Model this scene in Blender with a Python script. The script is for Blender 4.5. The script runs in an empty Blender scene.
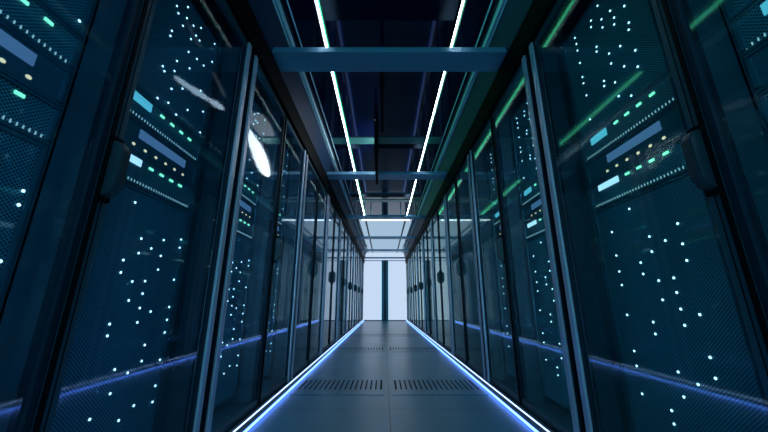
import bpy, bmesh, math, random
from mathutils import Vector, Matrix
random.seed(7)
sc = bpy.context.scene
C = sc.collection

# ------------------------------------------------------------------ materials
def nodes(name):
    m = bpy.data.materials.new(name); m.use_nodes = True
    nt = m.node_tree; nt.nodes.clear()
    out = nt.nodes.new('ShaderNodeOutputMaterial')
    return m, nt, out

def pbr(name, col, rough=0.5, metal=0.0, spec=0.5, noise=0.0, nscale=6.0, bump=0.0, bscale=40.0):
    m, nt, out = nodes(name)
    b = nt.nodes.new('ShaderNodeBsdfPrincipled')
    b.inputs['Base Color'].default_value = (*col, 1)
    b.inputs['Roughness'].default_value = rough
    b.inputs['Metallic'].default_value = metal
    b.inputs['Specular IOR Level'].default_value = spec
    nt.links.new(b.outputs[0], out.inputs[0])
    tc = nt.nodes.new('ShaderNodeTexCoord')
    if noise:
        n = nt.nodes.new('ShaderNodeTexNoise'); n.inputs['Scale'].default_value = nscale
        n.inputs['Detail'].default_value = 4
        nt.links.new(tc.outputs['Object'], n.inputs['Vector'])
        r = nt.nodes.new('ShaderNodeMapRange')
        r.inputs['To Min'].default_value = rough - noise; r.inputs['To Max'].default_value = rough + noise
        nt.links.new(n.outputs['Fac'], r.inputs['Value']); nt.links.new(r.outputs[0], b.inputs['Roughness'])
    if bump:
        n2 = nt.nodes.new('ShaderNodeTexNoise'); n2.inputs['Scale'].default_value = bscale
        nt.links.new(tc.outputs['Object'], n2.inputs['Vector'])
        bp = nt.nodes.new('ShaderNodeBump'); bp.inputs['Strength'].default_value = bump; bp.inputs['Distance'].default_value = .01
        nt.links.new(n2.outputs['Fac'], bp.inputs['Height']); nt.links.new(bp.outputs[0], b.inputs['Normal'])
    return m

def emit(name, col, s):
    m, nt, out = nodes(name)
    e = nt.nodes.new('ShaderNodeEmission'); e.inputs[0].default_value = (*col, 1); e.inputs[1].default_value = s
    nt.links.new(e.outputs[0], out.inputs[0])
    return m

def glass(name, tint, refl, base=0.06, power=1.0, rough=0.0, warp=0.0):
    m, nt, out = nodes(name)
    t = nt.nodes.new('ShaderNodeBsdfTransparent'); t.inputs[0].default_value = (*tint, 1)
    g = nt.nodes.new('ShaderNodeBsdfGlossy'); g.inputs['Color'].default_value = (*refl, 1); g.inputs['Roughness'].default_value = rough
    def mt(op, a, b):
        q = nt.nodes.new('ShaderNodeMath'); q.operation = op
        for i, v in enumerate((a, b)):
            if isinstance(v, (int, float)): q.inputs[i].default_value = v
            else: nt.links.new(v, q.inputs[i])
        return q
    lw = nt.nodes.new('ShaderNodeLayerWeight'); lw.inputs['Blend'].default_value = .5
    ge = nt.nodes.new('ShaderNodeNewGeometry')
    sch = mt('MULTIPLY_ADD', mt('POWER', lw.outputs['Facing'], 5.0).outputs[0], 1 - base); sch.inputs[2].default_value = base
    f = mt('MULTIPLY', sch.outputs[0], mt('SUBTRACT', 1.0, ge.outputs['Backfacing']).outputs[0])
    mx = nt.nodes.new('ShaderNodeMixShader')
    nt.links.new(f.outputs[0], mx.inputs[0])
    nt.links.new(t.outputs[0], mx.inputs[1]); nt.links.new(g.outputs[0], mx.inputs[2])
    nt.links.new(mx.outputs[0], out.inputs[0])
    if warp:
        tc = nt.nodes.new('ShaderNodeTexCoord')
        n = nt.nodes.new('ShaderNodeTexNoise'); n.inputs['Scale'].default_value = 2.2; n.inputs['Detail'].default_value = 0
        nt.links.new(tc.outputs['Object'], n.inputs['Vector'])
        b = nt.nodes.new('ShaderNodeBump'); b.inputs['Strength'].default_value = 1; b.inputs['Distance'].default_value = warp
        nt.links.new(n.outputs['Fac'], b.inputs['Height']); nt.links.new(b.outputs[0], g.inputs['Normal'])
    return m

def perforated(name, col, hole, pitch, rough=0.5):
    """sheet metal with a diamond lattice of small punched holes"""
    m, nt, out = nodes(name)
    b = nt.nodes.new('ShaderNodeBsdfPrincipled'); b.inputs['Roughness'].default_value = rough
    b.inputs['Metallic'].default_value = 0.3
    nt.links.new(b.outputs[0], out.inputs[0])
    tc = nt.nodes.new('ShaderNodeTexCoord'); sp = nt.nodes.new('ShaderNodeSeparateXYZ')
    nt.links.new(tc.outputs['Object'], sp.inputs[0])
    def M(op, a, bb=None):
        n = nt.nodes.new('ShaderNodeMath'); n.operation = op
        for i, v in enumerate((a, bb)):
            if v is None: continue
            if isinstance(v, (int, float)): n.inputs[i].default_value = v
            else: nt.links.new(v, n.inputs[i])
        return n.outputs[0]
    k = 2 * math.pi / pitch
    p = M('SINE', M('MULTIPLY', M('ADD', sp.outputs['X'], sp.outputs['Z']), k * .7071))
    q = M('SINE', M('MULTIPLY', M('SUBTRACT', sp.outputs['X'], sp.outputs['Z']), k * .7071))
    h = M('GREATER_THAN', M('ADD', p, q), 0.35)
    mx = nt.nodes.new('ShaderNodeMix'); mx.data_type = 'RGBA'
    mx.inputs[6].default_value = (*col, 1); mx.inputs[7].default_value = (*hole, 1)
    nt.links.new(h, mx.inputs[0]); nt.links.new(mx.outputs[2], b.inputs['Base Color'])
    return m

M = {}
M['frame'] = pbr('slate blue powder coated steel', (.012, .060, .085), .42, .3, spec=.35, noise=.05)
M['trim'] = pbr('brushed blue grey aluminium', (.52, .50, .62), .42, .5, noise=.05)
M['stile'] = pbr('dark navy door stile', (.004, .012, .024), .5, spec=.2)
M['fill_glow'] = emit('blue added fill tube', (.34, .62, .85), 40.0)  # added fill inside the cabinets, out of the camera's view
M['black'] = pbr('matt black steel', (.0006, .001, .002), .7, spec=.08)
M['handle'] = pbr('satin black plastic', (.012, .022, .03), .32)
M['inside'] = pbr('dark cabinet interior', (.018, .050, .075), .6)
M['face'] = pbr('dark server faceplate', (.05, .16, .21), .45, .3, noise=.05)
M['seam'] = pbr('faceplate shadow gap', (.002, .004, .006), .8)
M['mesh'] = perforated('perforated server front', (.12, .34, .42), (.003, .012, .018), .0075)
M['beam'] = pbr('blue grey painted beam', (.10, .22, .33), .40, .2, noise=.05)
M['channel'] = pbr('dark teal ceiling channel', (.012, .030, .070), .5, .0, spec=.2, noise=.05)
M['rail'] = pbr('bright aluminium rail', (.55, .80, .90), .35, .0)
M['cross'] = pbr('grey green ceiling joint plate', (.04, .15, .14), .3, .2)
M['ceil'] = pbr('polished navy ceiling panel', (.0012, .0025, .020), .06, 0, .5)
M['pillar'] = pbr('dark teal pillar', (.02, .07, .10), .4)
M['glassL'] = glass('tinted door glass', (.68, .88, .95), (.85, .95, 1.0), .075, rough=.05)
M['glassR'] = glass('green coated door glass', (.66, .90, .92), (.80, 1.0, .95), .075, rough=.05)
M['led'] = emit('white indicator light', (.62, .85, 1.0), 2.6)
M['green'] = emit('green indicator light', (.30, .95, .60), 1.1)
M['orange'] = emit('amber indicator light', (1.0, .72, .45), .9)
M['cyan'] = emit('cyan display', (.13, .52, .68), .8)
M['grey'] = emit('blue grey display', (.075, .14, .27), .85)
M['white'] = emit('white display', (.62, .80, 1.0), 1.0)
M['tick'] = emit('small port light', (.5, .75, .85), .55)
M['strip'] = emit('white ceiling light diffuser', (.72, .88, 1.0), 30.0)
M['added_green'] = emit('added green line for door reflections', (.12, 1.0, .55), 1.6)  # added glow that turns the right-hand glass reflections green
M['streakA'] = emit('dim added streak lamp glass', (.60, .80, 1.0), 2.6)
M['streakB'] = emit('bright added streak lamp glass', (.80, .92, 1.0), 6.0)
M['off'] = pbr('unlit light diffuser', (.02, .06, .08), .3)
M['floorled'] = emit('blue white floor light diffuser', (.35, .55, 1.0), 3.0)
M['floorblue'] = emit('saturated blue floor light diffuser', (.10, .24, 1.0), 4.5)
M['roofpanel'] = emit('dim back lit ceiling glass', (.42, .60, .80), .6)
M['panel'] = emit('emissive white end wall', (.50, .62, .80), .80)
M['lamp'] = emit('cool white lamp tube', (.70, .88, 1.0), 2.5)
M['kerb'] = pbr('anodised aluminium kerb', (.30, .38, .48), .3, .9)

def floor_material():
    m, nt, out = nodes('dark teal raised floor tiles')
    b = nt.nodes.new('ShaderNodeBsdfPrincipled'); nt.links.new(b.outputs[0], out.inputs[0])
    tc = nt.nodes.new('ShaderNodeTexCoord')
    br = nt.nodes.new('ShaderNodeTexBrick'); br.offset = 0
    br.inputs['Scale'].default_value = 1; br.inputs['Brick Width'].default_value = .745; br.inputs['Row Height'].default_value = .6
    br.inputs['Mortar Size'].default_value = .004; br.inputs['Color1'].default_value = (.042, .140, .215, 1)
    br.inputs['Color2'].default_value = (.039, .132, .203, 1); br.inputs['Mortar'].default_value = (.006, .018, .03, 1)
    mp = nt.nodes.new('ShaderNodeMapping'); mp.inputs['Location'].default_value = (0, .19, 0)
    nt.links.new(tc.outputs['Object'], mp.inputs[0]); nt.links.new(mp.outputs[0], br.inputs['Vector'])
    n = nt.nodes.new('ShaderNodeTexNoise'); n.inputs['Scale'].default_value = 3.0; n.inputs['Detail'].default_value = 6
    nt.links.new(tc.outputs['Object'], n.inputs['Vector'])
    r = nt.nodes.new('ShaderNodeMapRange'); r.inputs['From Min'].default_value = .3; r.inputs['From Max'].default_value = .7
    r.inputs['To Min'].default_value = .29; r.inputs['To Max'].default_value = .33
    nt.links.new(n.outputs['Fac'], r.inputs['Value']); nt.links.new(r.outputs[0], b.inputs['Roughness'])
    nt.links.new(br.outputs['Color'], b.inputs['Base Color'])
    return m
M['floor'] = floor_material()

# ------------------------------------------------------------------ mesh helpers
class MB:
    def __init__(s): s.bm = bmesh.new(); s.mats = []
    def mi(s, key):
        if key not in s.mats: s.mats.append(key)
        return s.mats.index(key)
    def box(s, a, b, key, bev=0.0):
        x0, x1 = sorted((a[0], b[0])); y0, y1 = sorted((a[1], b[1])); z0, z1 = sorted((a[2], b[2]))
        r = bmesh.ops.create_cube(s.bm, size=1)
        for v in r['verts']:
            v.co = Vector(((x0 + x1) / 2 + v.co.x * (x1 - x0), (y0 + y1) / 2 + v.co.y * (y1 - y0), (z0 + z1) / 2 + v.co.z * (z1 - z0)))
        fs = {f for v in r['verts'] for f in v.link_faces}
        i = s.mi(key)
        for f in fs: f.material_index = i
        if bev:
            es = list({e for f in fs for e in f.edges})
            q = bmesh.ops.bevel(s.bm, geom=es, offset=bev, segments=2, affect='EDGES', profile=.6)
            for f in q['faces']: f.material_index = i
        return s
    def prism(s, pts, ext, key, axis='y', bev=0):
        """pts: outline in the plane across the axis; ext=(from,to) along it"""
        i = s.mi(key); rows = []
        for e in ext:
            row = []
            for a, b in pts:
                co = {'y': (a, e, b), 'x': (e, a, b), 'z': (a, b, e)}[axis]
                row.append(s.bm.verts.new(co))
            rows.append(row)
        n = len(pts); fs = [s.bm.faces.new(rows[0]), s.bm.faces.new(rows[1][::-1])]
        for k in range(n): fs.append(s.bm.faces.new((rows[0][k], rows[0][(k + 1) % n], rows[1][(k + 1) % n], rows[1][k])))
        for f in fs: f.material_index = i
        if bev:
            q = bmesh.ops.bevel(s.bm, geom=list({e for f in fs for e in f.edges}), offset=bev, segments=2, affect='EDGES')
            for f in q['faces']: f.material_index = i
        return s
    def lens(s, x, y, z, r, key, depth=.003, n=8, sx=1):
        """small domed light facing -y"""
        i = s.mi(key); rings = []
        for k, (rr, d) in enumerate(((1, 0), (1, .4), (.6, .85))):
            rings.append([s.bm.verts.new((x + sx * r * rr * math.cos(2 * math.pi * j / n), y - depth * d, z + r * rr * math.sin(2 * math.pi * j / n))) for j in range(n)])
        fs = [s.bm.faces.new(rings[-1])]
        for a, b in zip(rings, rings[1:]):
            for j in range(n): fs.append(s.bm.faces.new((a[j], a[(j + 1) % n], b[(j + 1) % n], b[j])))
        for f in fs: f.material_index = i
        return s
    def mesh(s, name):
        bmesh.ops.recalc_face_normals(s.bm, faces=s.bm.faces[:])
        me = bpy.data.meshes.new(name); s.bm.to_mesh(me); s.bm.free()
        for k in s.mats: me.materials.append(M[k])
        return me
    def build(s, name, parent=None, loc=(0, 0, 0)):
        o = bpy.data.objects.new(name, s.mesh(name)); C.objects.link(o); o.location = loc
        if parent: o.parent = parent
        return o

def tag(o, label=None, cat=None, group=None, kind=None):
    if label: o['label'] = label
    if cat: o['category'] = cat
    if group: o['group'] = group
    if kind: o['kind'] = kind
    return o

def empty(name, loc=(0, 0, 0)):
    o = bpy.data.objects.new(name, None); C.objects.link(o); o.location = loc; o.empty_display_size = .1
    return o

def copy_tree(o, parent=None):
    c = o.copy(); C.objects.link(c)
    if parent: c.parent = parent
    for ch in [k for k in ALL_CHILDREN.get(o.name, [])]: copy_tree(ch, c)
    return c
ALL_CHILDREN = {}
def index_children(root):
    ALL_CHILDREN[root.name] = list(root.children)
    for ch in root.children: index_children(ch)

# ------------------------------------------------------------------ dimensions
DOOR = .78            # distance of the door plane from the aisle's middle
W = .64               # cabinet width
Y0 = .16              # near end of the rows
NR = 18               # cabinets per row
FACE = .145           # server fronts behind the door plane
YEND = 11.72

LAY_A = [(0.34,1.951),(0.395,1.859),(0.462,1.807),(0.287,1.925),(0.279,1.896),(0.344,1.87),(0.34,1.83),(0.406,1.811),(0.399,1.783),(0.463,1.723),(0.455,1.697),(0.167,1.947),(0.169,1.908),(0.167,1.87),(0.167,1.796),(0.286,1.778),(0.28,1.757),(0.402,1.67),(0.46,1.594),(0.342,1.689),(0.341,1.639),(0.398,1.575),(0.453,1.526),(0.165,1.716),(0.163,1.682),(0.285,1.597),(0.28,1.575),(0.339,1.547),(0.167,1.612),(0.341,1.479),(0.397,1.44),(0.159,1.488),(0.271,1.001),(0.156,0.934),(0.333,0.878),(0.451,0.897),(0.392,0.852),(0.45,0.83),(0.329,0.824),(0.45,0.777),(0.155,0.835),(0.27,0.792),(0.27,0.75),(0.154,0.77),(0.153,0.716),(0.33,0.722),(0.39,0.727),(0.388,0.68),(0.328,0.657),(0.388,0.628),(0.447,0.613),(0.388,0.578),(0.15,0.601),(0.268,0.581),(0.266,0.541),(0.15,0.469),(0.147,0.416),(0.445,0.493),(0.445,0.437),(0.324,0.43),(0.385,0.407),(0.324,0.357),(0.147,0.321),(0.265,0.301),(0.263,0.261)]
LAY_B = [(0.252,1.894),(0.313,1.958),(0.268,1.872),(0.32,1.903),(0.255,1.764),(0.253,1.736),(0.307,1.846),(0.368,1.912),(0.419,1.952),(0.396,1.883),(0.425,1.883),(0.369,1.836),(0.37,1.765),(0.432,1.782),(0.539,1.975),(0.544,1.866),(0.486,1.792),(0.315,1.666),(0.249,1.582),(0.262,1.569),(0.313,1.613),(0.396,1.698),(0.317,1.528),(0.378,1.576),(0.497,1.656),(0.258,1.44),(0.316,1.46),(0.434,1.506),(0.542,1.57),(0.372,1.441),(0.547,1.459),(0.262,0.993),(0.324,0.874),(0.44,0.891),(0.545,0.914),(0.545,0.878),(0.382,0.847),(0.326,0.821),(0.44,0.827),(0.266,0.788),(0.267,0.746),(0.44,0.773),(0.324,0.72),(0.384,0.725),(0.545,0.741),(0.384,0.68),(0.326,0.655),(0.384,0.629),(0.443,0.615),(0.545,0.63),(0.268,0.581),(0.269,0.545),(0.386,0.579),(0.545,0.58),(0.545,0.531),(0.445,0.496),(0.445,0.441),(0.545,0.429),(0.328,0.435),(0.388,0.413),(0.545,0.336),(0.33,0.363),(0.448,0.295),(0.545,0.28),(0.272,0.308),(0.39,0.267)]

def one(name, mb, parent):      # a light of its own
    return mb.build(name, parent)

# ------------------------------------------------------------------ devices in a cabinet
U0, U1 = .075 - .32, .565 - .32
_led = {}
def led_obj(kind, x, z, parent):
    """one indicator as an object of its own, sharing its mesh with the others of its kind"""
    if kind not in _led:
        mb = MB()
        if kind == 'led': mb.lens(0, 0, 0, .0040, 'led')
        elif kind == 'orange': mb.lens(0, 0, 0, .0055, 'orange', sx=1.3)
        else: mb.box((-.011, -.004, -.0048), (.011, 0, .0048), 'green', .0015)
        _led[kind] = mb.mesh('status_light')
    o = bpy.data.objects.new('status_light', _led[kind]); C.objects.link(o)
    o.parent = parent; o.location = (x, -.0005, z)

def add_led(mb, kind, x, z):
    if kind == 'led': mb.lens(x, -.0005, z, .0034, 'led', n=6)
    elif kind == 'orange': mb.lens(x, -.0005, z, .0055, 'orange', n=6, sx=1.3)
    else: mb.box((x - .011, -.004, z - .0048), (x + .011, 0, z + .0048), 'green')

def chassis(z0, z1, leds, near, name='storage_chassis'):
    """tall perforated unit with scattered lights; origin at its base"""
    e = empty(name)
    mb = MB(); h = z1 - z0
    mb.box((U0, .004, 0), (U1, .6, h), 'face')
    mb.box((U0 + .012, 0, .012), (U1 - .012, .004, h - .012), 'mesh')
    for x in (U0, U1 - .01): mb.box((x, -.004, 0), (x + .01, .004, h), 'face')
    mb.box((U0 + .01, -.003, h - .010), (U1 - .01, .004, h), 'face'); mb.box((U0 + .01, -.003, 0), (U1 - .01, .004, .010), 'face')
    pts = [(u - .32, z - z0) for u, z in leds if z0 + .015 < z < z1 - .015]
    if not near:
        for x, z in pts: add_led(mb, 'led', x, z)
    mb.build('housing', e)
    if near:
        for x, z in pts: led_obj('led', x, z, e)
    return e

def ticks(x0, x1, z, n):
    mb = MB()
    for k in range(n):
        x = x0 + (x1 - x0) * k / (n - 1)
        mb.box((x - .0012, -.002, z - .0045), (x + .0012, 0, z + .0045), 'tick')
    return mb

def server(kind, near):
    e = empty('rack_server'); h = .113
    mb = MB()
    mb.box((U0, .004, 0), (U1, .6, h), 'face')
    mb.box((U0 + .012, 0, .010), (U1 - .012, .004, h - .010), 'mesh' if kind != 'grey' else 'face')
    mb.box((U0, -.003, h - .007), (U1, .004, h), 'face'); mb.box((U0, -.003, 0), (U1, .004, .007), 'face')
    for x in (U0, U1 - .012): mb.box((x, -.006, .012), (x + .012, .004, h - .012), 'face', .002)
    if kind == 'cyan':   scr = (.140, .240, .062, .094); lights = [('green', u, .083) for u in (.300, .360, .420, .480)]
    elif kind == 'grey': scr = (.215, .480, .058, .092); lights = [('orange', u, .026) for u in (.200, .256, .312, .368, .424, .480)]
    else:                scr = (.130, .250, .075, .100); lights = [('green', u, .088) for u in (.300, .358, .416, .474)]
    sm = MB()
    sm.box((scr[0] - .32, -.004, scr[2]), (scr[1] - .32, 0, scr[3]), kind)
    tk = None if kind == 'grey' else ticks(.085 - .32, .545 - .32, .016, 34)
    if not near:
        for k, u, z in lights: add_led(mb, k, u - .32, z)
    mb.build('housing', e)
    sm.build('display_screen', e)
    if tk: tag(tk.build('port_lights', e), kind='stuff')
    if near:
        for k, u, z in lights: led_obj(k, u - .32, z, e)
    return e

# ------------------------------------------------------------------ the cabinet
def cabinet(side, handle, W=W, off=0.0, lit=True, slim=False):
    """side 'L' or 'R'; handle -1/+1 = stile it sits on, 0 = none. Origin on the floor at the middle of the door plane, front is -y"""
    e = empty('server_cabinet')
    H = 2.19; hw = {s: (W / 2 - .001 if s == handle else W / 2 - .031) for s in (-1, 1)}
    L, Rr = -hw[-1], hw[1]
    mb = MB()
    mb.box((L, .045, .05), (L + .012, .85, H), 'inside'); mb.box((Rr - .012, .045, .05), (Rr, .85, H), 'inside')
    mb.box((L, .045, H - .02), (Rr, .85, H), 'inside'); mb.box((L, .045, .05), (Rr, .85, .07), 'inside')
    mb.box((L, .83, .05), (Rr, .85, H), 'inside')
    for s in (-1, 1):     # mounting rails with square holes either side of the servers
        a = s * .247 + off; b = s * (hw[s] - .012)
        mb.box((a, .135, .07), (b, .150, H - .02), 'inside')
        mb.box((a + s * .002, .128, .07), (s * min(abs(a) + .024, hw[s] - .012), .135, H - .02), 'frame')
    mb.box((-.245 + off, .2, .07), (.245 + off, .7, .112), 'inside')            # plinth the lowest unit rests on
    mb.box((L, 0, .0), (Rr, .8, .05), 'black')                        # foot
    mb.build('cabinet_body', e)
    if lit:               # added fill tube brightening the servers, hidden behind the door's near edge
        q = -1 if side == 'L' else 1; x = q * (hw[q] - .0125)
        m = MB(); m.box((x, .062, .25), (x - q * .007, .070, 1.95), 'fill_glow'); m.build('added_fill_tube', e)
    d = MB(); z0, z1 = .055, 2.03; t = .045; bb = .04
    tt = {q: (.020 if slim and q == handle else t) for q in (-1, 1)}; TL, TR = tt[-1], tt[1]
    for s in (-1, 1):
        d.box((s * hw[s], .006, z0), (s * (hw[s] - tt[s]), .038, z1), 'frame' if s == handle and not slim else 'stile', .002)
    d.box((L + TL, .006, z1 - .035), (Rr - TR, .038, z1), 'frame'); d.box((L + TL, .006, z0), (Rr - TR, .038, z0 + bb), 'frame')
    door = d.build('glass_door', e)
    g = MB(); g.box((L + TL - .004, .014, z0 + bb - .004), (Rr - TR + .004, .020, z1 - .031), 'glass' + side); g.build('glass_pane', door)
    return e, door, hw

def add_edge(door, s, hw):
    w = hw[s]
    m = MB(); m.box((s * w, -.006, .055), (s * (w - .032), .0055, 2.03), 'trim', .002)
    m.build('edge_trim', door)

def add_handle(door, s, hw):
    m = MB(); m.box((s * hw[s], -.001, .055), (s * (hw[s] - .010), .0055, 2.03), 'black'); m.box((s * (hw[s] - .026), .0045, .055), (s * (hw[s] - .028), .0059, 2.03), 'black'); m.build('door_gap', door)  # black strips standing for the dark gap and seam where doors meet
    w = hw[s]; x = s * (w - .021)
    m = MB()
    # faceted grip: outline in depth/height, extruded across
    m.prism([(.006, .915), (-.024, .925), (-.038, .948), (-.038, 1.050), (-.024, 1.073), (.006, 1.083)], (x - .014, x + .014), 'handle', axis='x', bev=.003)
    m.box((x - .019, -.004, .905), (x + .019, .006, 1.093), 'black', .002)
    m.build('door_handle', door)

protos = {}
def rack_proto(side, variant, near, W, off, lit):
    key = (side, variant, near, W, off, lit)
    if key in protos: return protos[key], False
    # variant 'post_first': the post stands at the near side of this cabinet (away from the handle)
    # local x runs away from the camera on the left row and towards it on the right row
    away = 1 if side == 'L' else -1
    e, door, hw = cabinet(side, away if variant == 'near_leaf' else -away, W, off, lit, variant == 'near_leaf')     # the side where the two doors of a bay meet
    if variant == 'near_leaf': add_edge(door, -away, hw)
    else: add_edge(door, away, hw); add_handle(door, -away, hw)
    index_children(e)
    protos[key] = e
    return e, True

dev = {}
def dev_proto(kind, side, near):
    key = (kind, side if 'chassis' in kind else '', near)
    if key in dev: return dev[key], False
    lay = LAY_A if side == 'R' else LAY_B
    if kind == 'top_chassis': e = chassis(1.418, 2.0, lay, near)
    elif kind == 'low_chassis': e = chassis(.114, 1.046, lay, near)
    else: e = server(kind, near)
    index_children(e); dev[key] = e
    return e, True

ORD = ['nearest', 'second', 'third', 'fourth', 'fifth', 'sixth', 'seventh', 'eighth', 'ninth', 'tenth', 'eleventh', 'twelfth', 'thirteenth', 'fourteenth', 'fifteenth', 'sixteenth', 'seventeenth', 'last']
SIDE = {'L': 'left', 'R': 'right'}
bounds = {q: [.115, j] + [1.465 + .63 * i for i in range(NR - 1)] for q, j in (('L', .762), ('R', .705))}
for side in 'LR':
    sg = -1 if side == 'L' else 1
    rot = math.pi / 2 if side == 'L' else -math.pi / 2
    for n in range(NR):
        a, b = bounds[side][n], bounds[side][n + 1]
        y = (a + b) / 2; wd = round(b - a, 4)
        ys = b - .262 if n % 2 == 0 else (1.12 if n == 1 else a + .31)                 # the servers' middle
        off = round((ys - y) * (1 if side == 'L' else -1), 4)
        near = n < 4
        variant = 'near_leaf' if n % 2 == 0 else 'far_leaf'
        p, new = rack_proto(side, variant, near, wd, off, n > 1)
        o = p if new else copy_tree(p)
        o.location = (sg * DOOR, y, 0); o.rotation_euler = (0, 0, rot)
        place = f'{ORD[n]} in the {SIDE[side]} row' + ('' if n in (0, NR - 1) else ' from the near end')
        tag(o, f'dark glass-fronted server cabinet, {place}', 'server cabinet', f'server cabinets in the {SIDE[side]} row')
        place2 = f'in the {ORD[n]} {SIDE[side]} cabinet'
        for kind, z, lab in (('low_chassis', .114, 'tall perforated unit with scattered white lights, low'),
                             ('white', 1.050, 'slim server with white display and green lights'),
                             ('grey', 1.1665, 'slim server with wide grey display and amber lights'),
                             ('cyan', 1.283, 'slim server with cyan display and green lights'),
                             ('top_chassis', 1.400, 'perforated unit with scattered white lights, topmost')):
            p, new = dev_proto(kind, side, near)
            o = p if new else copy_tree(p)
            o.location = (sg * (DOOR + FACE), ys, z); o.rotation_euler = (0, 0, rot)
            if 'chassis' in kind: tag(o, f'{lab} {place2}', 'storage unit', f'perforated storage units in the {SIDE[side]} row')
            else: tag(o, f'{lab} {place2}', 'server', f'{kind} display servers in the {SIDE[side]} row')

# ------------------------------------------------------------------ posts between the bays
for side in 'LR':
    sg = -1 if side == 'L' else 1
    for k in range(0, 10):
        y = bounds[side][k * 2]
        mb = MB(); mb.box((sg * (DOOR + .020), y - .029, 0), (sg * (DOOR + .06), y + .029, 2.03), 'black', .001)
        o = mb.build('cabinet_post', None)
        lab = f'black upright cover strip, {ORD[k] if k else "nearest"} of ten along the {SIDE[side]} row of cabinets'
        tag(o, lab, 'post', f'upright strips of the {SIDE[side]} row')

# ------------------------------------------------------------------ the setting
def struct(mb, name): return tag(mb.build(name), kind='structure')
YA = -.6
mb = MB(); mb.box((-1.75, YA, -.05), (1.75, YEND + .1, 0), 'floor'); struct(mb, 'floor')
CZ = 2.45
mb = MB(); mb.box((-1.75, YA, CZ), (1.75, YEND + .1, CZ + .05), 'ceil')
struct(mb, 'ceiling')
n_t = 1
for sg in (-1, 1):
    # black fascia over the doors
    mb = MB(); mb.box((sg * (DOOR - .020), Y0 - .7, 2.034), (sg * (DOOR + .04), YEND - .02, 2.20), 'black', .003)
    struct(mb, f'trim_{n_t}'); n_t += 1
    # sloping channel between fascia and ceiling
    mb = MB(); mb.prism([(sg * (DOOR - .02), 2.202), (sg * .715, 2.40), (sg * .715, 2.449), (sg * (DOOR + .04), 2.449), (sg * (DOOR + .04), 2.202)], (Y0 - .7, YEND - .02), 'channel')
    struct(mb, f'trim_{n_t}'); n_t += 1
    # rails running along it
    mb = MB()
    for x in (.700, .680): mb.box((sg * x, Y0 - .7, 2.405), (sg * (x + .010), YEND - .02, 2.449), 'rail', .001)
    mb.box((sg * .630, Y0 - .7, 2.438), (sg * .636, YEND - .02, 2.449), 'rail')
    struct(mb, f'trim_{n_t}'); n_t += 1
    # wall above and behind the cabinets
    mb = MB(); mb.box((sg * 1.70, YA, 0), (sg * 1.75, YEND, CZ), 'inside'); struct(mb, 'wall_left' if sg < 0 else 'wall_right')

# white end wall and two sliding doors, their bright lighting put in as glow
mb = MB()
mb.box((-1.75, YEND, 2.16), (1.75, YEND + .1, CZ), 'panel')
for sg in (-1, 1): mb.box((sg * .82, YEND, 0), (sg * 1.75, YEND + .1, 2.16), 'inside')
struct(mb, 'wall_back')
for i, sg in enumerate((-1, 1)):
    mb = MB(); mb.box((sg * .13, YEND + .01, .03), (sg * .80, YEND + .05, 2.13), 'panel')
    o = struct(mb, f'door_{i + 1}')
    f = MB()
    f.box((sg * .12, YEND, 0), (sg * .82, YEND + .06, .03), 'frame'); f.box((sg * .12, YEND, 2.13), (sg * .82, YEND + .06, 2.16), 'trim')
    f.box((sg * .80, YEND, .03), (sg * .82, YEND + .06, 2.13), 'trim')
    f.build('door_frame', o)
mb = MB(); mb.box((-.12, YEND - .04, 0), (.12, YEND + .06, 2.16), 'pillar', .006); mb.box((-.02, YEND - .05, 0), (.02, YEND - .04, 2.16), 'black')
struct(mb, f'trim_{n_t}'); n_t += 1

# ------------------------------------------------------------------ beams across the aisle
BY = [1.66, 3.66, 5.70, 7.70, 9.70, 11.45]
for k, y in enumerate(BY):
    mb = MB(); mb.box((-.7595, y, 2.205), (.7595, y + .18, 2.245), 'beam', .004)
    o = mb.build('ceiling_beam')
    tag(o, f'blue-grey flat beam across the aisle under the ceiling, {ORD[k] if k < 5 else "farthest"} of six', 'beam', 'ceiling beams', 'thing')

# thin grey-green plates across the ceiling
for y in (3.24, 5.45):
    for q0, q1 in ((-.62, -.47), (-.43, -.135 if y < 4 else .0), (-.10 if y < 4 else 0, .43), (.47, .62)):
        mb = MB(); mb.box((q0, y - .07, 2.439), (q1, y + .07, 2.4498), 'cross'); struct(mb, f'trim_{n_t}'); n_t += 1
# long ceiling lights, one per bay between beams
seg = [(YA + .1, (BY[0] + .09) * 1.155)] + [((BY[k] + .09) * 1.155, (BY[k + 1] + .09) * 1.155 if k < 4 else YEND - .1) for k in range(5)]
for sg in (-1, 1):
    for k, (a, b) in enumerate(seg):
        lit = k < 3
        o = empty('ceiling_light', (sg * .45, (a + b) / 2, CZ))
        h = (b - a) / 2 - .002
        m = MB()
        for q in (-1, 1): m.box((q * .0085, -h, -.036), (q * .0115, h, -.0005), 'black')
        m.box((-.0085, -h, -.003), (.0085, h, -.0005), 'black'); m.build('housing', o)
        m = MB(); m.box((-.0085, -h, -.006), (.0085, h, -.003), 'strip' if lit else 'off'); m.build('diffuser', o)
        if lit: m = MB(); m.box((.0115, -h, -.036), (.0125, h, -.004), 'added_green'); tag(m.build('added_green_strip', o), 'added green light line on the housing, for the right door reflections')  # green line added to the housing to reflect in the right-hand glass
        tag(o, f'{"bright white" if lit else "dim unlit"} linear ceiling light on the {"left" if sg < 0 else "right"}, {ORD[k] if k < 5 else "farthest"} of six end to end', 'ceiling light', 'linear ceiling lights')
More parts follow.
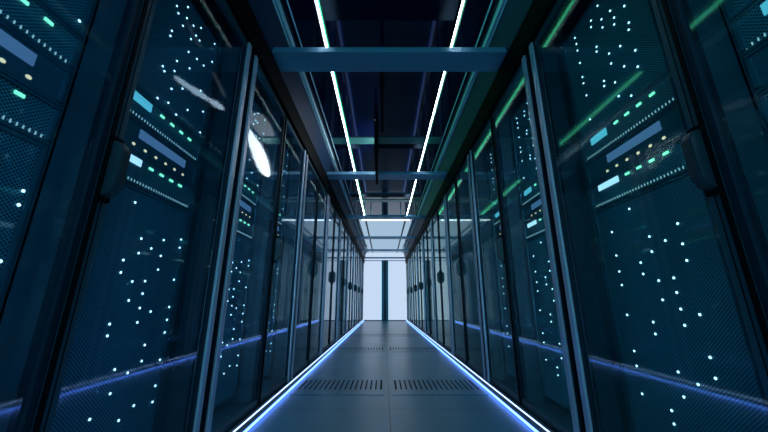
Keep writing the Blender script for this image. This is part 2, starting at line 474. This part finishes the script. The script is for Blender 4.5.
# lamp tube across the third beam
o = empty('batten_lamp', (0, BY[2] + .34, 2.24))
m = MB(); m.box((-.50, -.02, 0), (.50, .02, .03), 'rail', .003); m.build('housing', o)
m = MB(); m.box((-.48, -.016, -.02), (.48, .016, 0), 'lamp', .004); m.build('diffuser', o)
for s in (-1, 1):
    m = MB(); m.box((s * .3 - .01, -.01, .03), (s * .3 + .01, .01, .2095), 'rail'); m.build('hanger', o)
tag(o, 'bright white lamp tube across the aisle behind the third beam', 'lamp')

# two added lamps, glass shaped to reflect as white streaks in the left doors
for x, a, b, k, h, ln, lab in ((-.055, 1.86, 2.58, 'streakA', .27, [(1.885, 2.205, .010), (1.95, 2.215, .022), (2.06, 2.245, .020), (2.12, 2.262, .030), (2.22, 2.292, .024), (2.30, 2.315, .016), (2.42, 2.35, .030), (2.50, 2.375, .026), (2.545, 2.385, .010)],
                            'small added lamp whose reflection streaks the left glass, just past the nearest beam'),
                           (-.125, 2.82, 3.64, 'streakB', .38, [(2.84, 2.40, .010), (2.90, 2.37, .050), (3.00, 2.33, .085), (3.12, 2.29, .120), (3.25, 2.26, .145), (3.38, 2.24, .140), (3.50, 2.22, .110), (3.58, 2.20, .065), (3.62, 2.19, .015)],
                            'long added lamp whose reflection streaks the left glass, just before the second beam')):
    o = empty('added_streak_lamp', (x, 0, 0))
    m = MB(); m.box((0, a, 2.44 - h), (.016, b, 2.44), 'black')
    m.box((-.008, a, 2.44 - h), (0, b, 2.444 - h), 'black'); m.box((-.008, a, 2.444 - h), (0, a + .004, 2.44), 'black')
    for yy in (a + .15, b - .15): m.box((.003, yy - .006, 2.44), (.013, yy + .006, 2.4495), 'black')
    m.build('housing', o)
    m = MB(); m.prism([(y, z + r) for y, z, r in ln] + [(y, z - r) for y, z, r in reversed(ln)], (-.003, -.0002), k, axis='x'); m.build('streak_glass', o)
    tag(o, lab, 'lamp')
# back-lit glass panels in the ceiling beyond the third beam
for k in (2, 3, 4):
    a, b = BY[k] * 1.155 + .18, min(BY[k + 1] * 1.155 + .06, YEND - .12)
    o = empty('ceiling_panel', (0, (a + b) / 2, CZ)); l = (b - a) / 2
    for q0, q1 in ((-.60, -.47), (-.43, .43), (.47, .60)):
        m = MB(); m.box((q0, -l, -.010), (q1, l, -.001), 'roofpanel'); m.build('glass', o)
    tag(o, f'softly glowing blue-white ceiling panel, {["first", "second", "last"][k - 2]} beyond the third beam', 'ceiling panel', 'glowing ceiling panels')

# ------------------------------------------------------------------ lit kerbs on the floor
for sg in (-1, 1):
    o = empty('floor_light', (sg * .775, (Y0 + YEND) / 2, 0))
    h = (YEND - Y0) / 2 - .03; h2 = h + .3
    m = MB()
    m.prism([(sg * .003, .001), (sg * .003, .054), (-sg * .012, .054), (-sg * .030, .026), (-sg * .030, .001)], (-h2, h), 'kerb'); m.build('kerb_profile', o)
    m = MB(); m.box((-sg * .030, -h2, .004), (-sg * .032, h, .019), 'floorblue'); m.build('lower_diffuser', o)
    m = MB(); m.prism([(-sg * .0150, .0500), (-sg * .0170, .0500), (-sg * .0195, .0455), (-sg * .0178, .0445)], (-h2, h), 'floorled'); m.build('upper_diffuser', o)
    tag(o, f'aluminium kerb with glowing blue-white light line along the foot of the {"left" if sg < 0 else "right"} cabinets', 'floor light', 'floor light kerbs')

# ------------------------------------------------------------------ slotted floor grilles
k = 0
for y in (2.81, 4.83, 6.85):
    for sg in (-1, 1):
        o = empty('floor_grille', (sg * .375, y, 0))
        m = MB(); m.box((-.335, -.165, .0004), (.335, .165, .0012), 'black'); m.build('slot_dark', o)  # flat black sheet standing in for the dark depth of the slots
        m = MB(); n = 17; p = .67 / n
        for (a, b) in ((-.29, -.15), (.15, .29)): m.box((-.345, a, .0002), (.345, b, .003), 'floor')
        for j in range(n + 1):
            x = -.335 + j * p
            hw = .0135 if 0 < j < n else .010
            m.box((x - hw, -.15, .0002), (x + hw, .15, .003), 'floor')
        m.build('slotted_plate', o)
        where = ['nearest row', 'middle row', 'farthest row'][k // 2]
        tag(o, f'slotted steel floor grille, {"left" if sg < 0 else "right"} one of the {where}', 'floor grille', 'floor grilles'); k += 1

# ------------------------------------------------------------------ world, camera, view
w = bpy.data.worlds.new('World'); sc.world = w; w.use_nodes = True
bg = w.node_tree.nodes['Background']; bg.inputs[0].default_value = (.06, .33, .46, 1); bg.inputs[1].default_value = 2.1

cam = bpy.data.cameras.new('Camera'); co = bpy.data.objects.new('Camera', cam); C.objects.link(co)
f = 312.0
cam.sensor_width = 36; cam.lens = f / 768 * 36; cam.clip_start = .02
co.location = (-.035, 0, .65); co.rotation_euler = (math.pi / 2 + math.atan(86 / 312), 0, 0)
sc.camera = co
sc.view_settings.view_transform = 'Standard'; sc.view_settings.look = 'None'
sc.view_settings.gamma = 1; sc.view_settings.use_curve_mapping = False
sc.view_settings.exposure = .5
sc.cycles.sample_clamp_indirect = 4; sc.cycles.max_bounces = 8; sc.cycles.transparent_max_bounces = 24
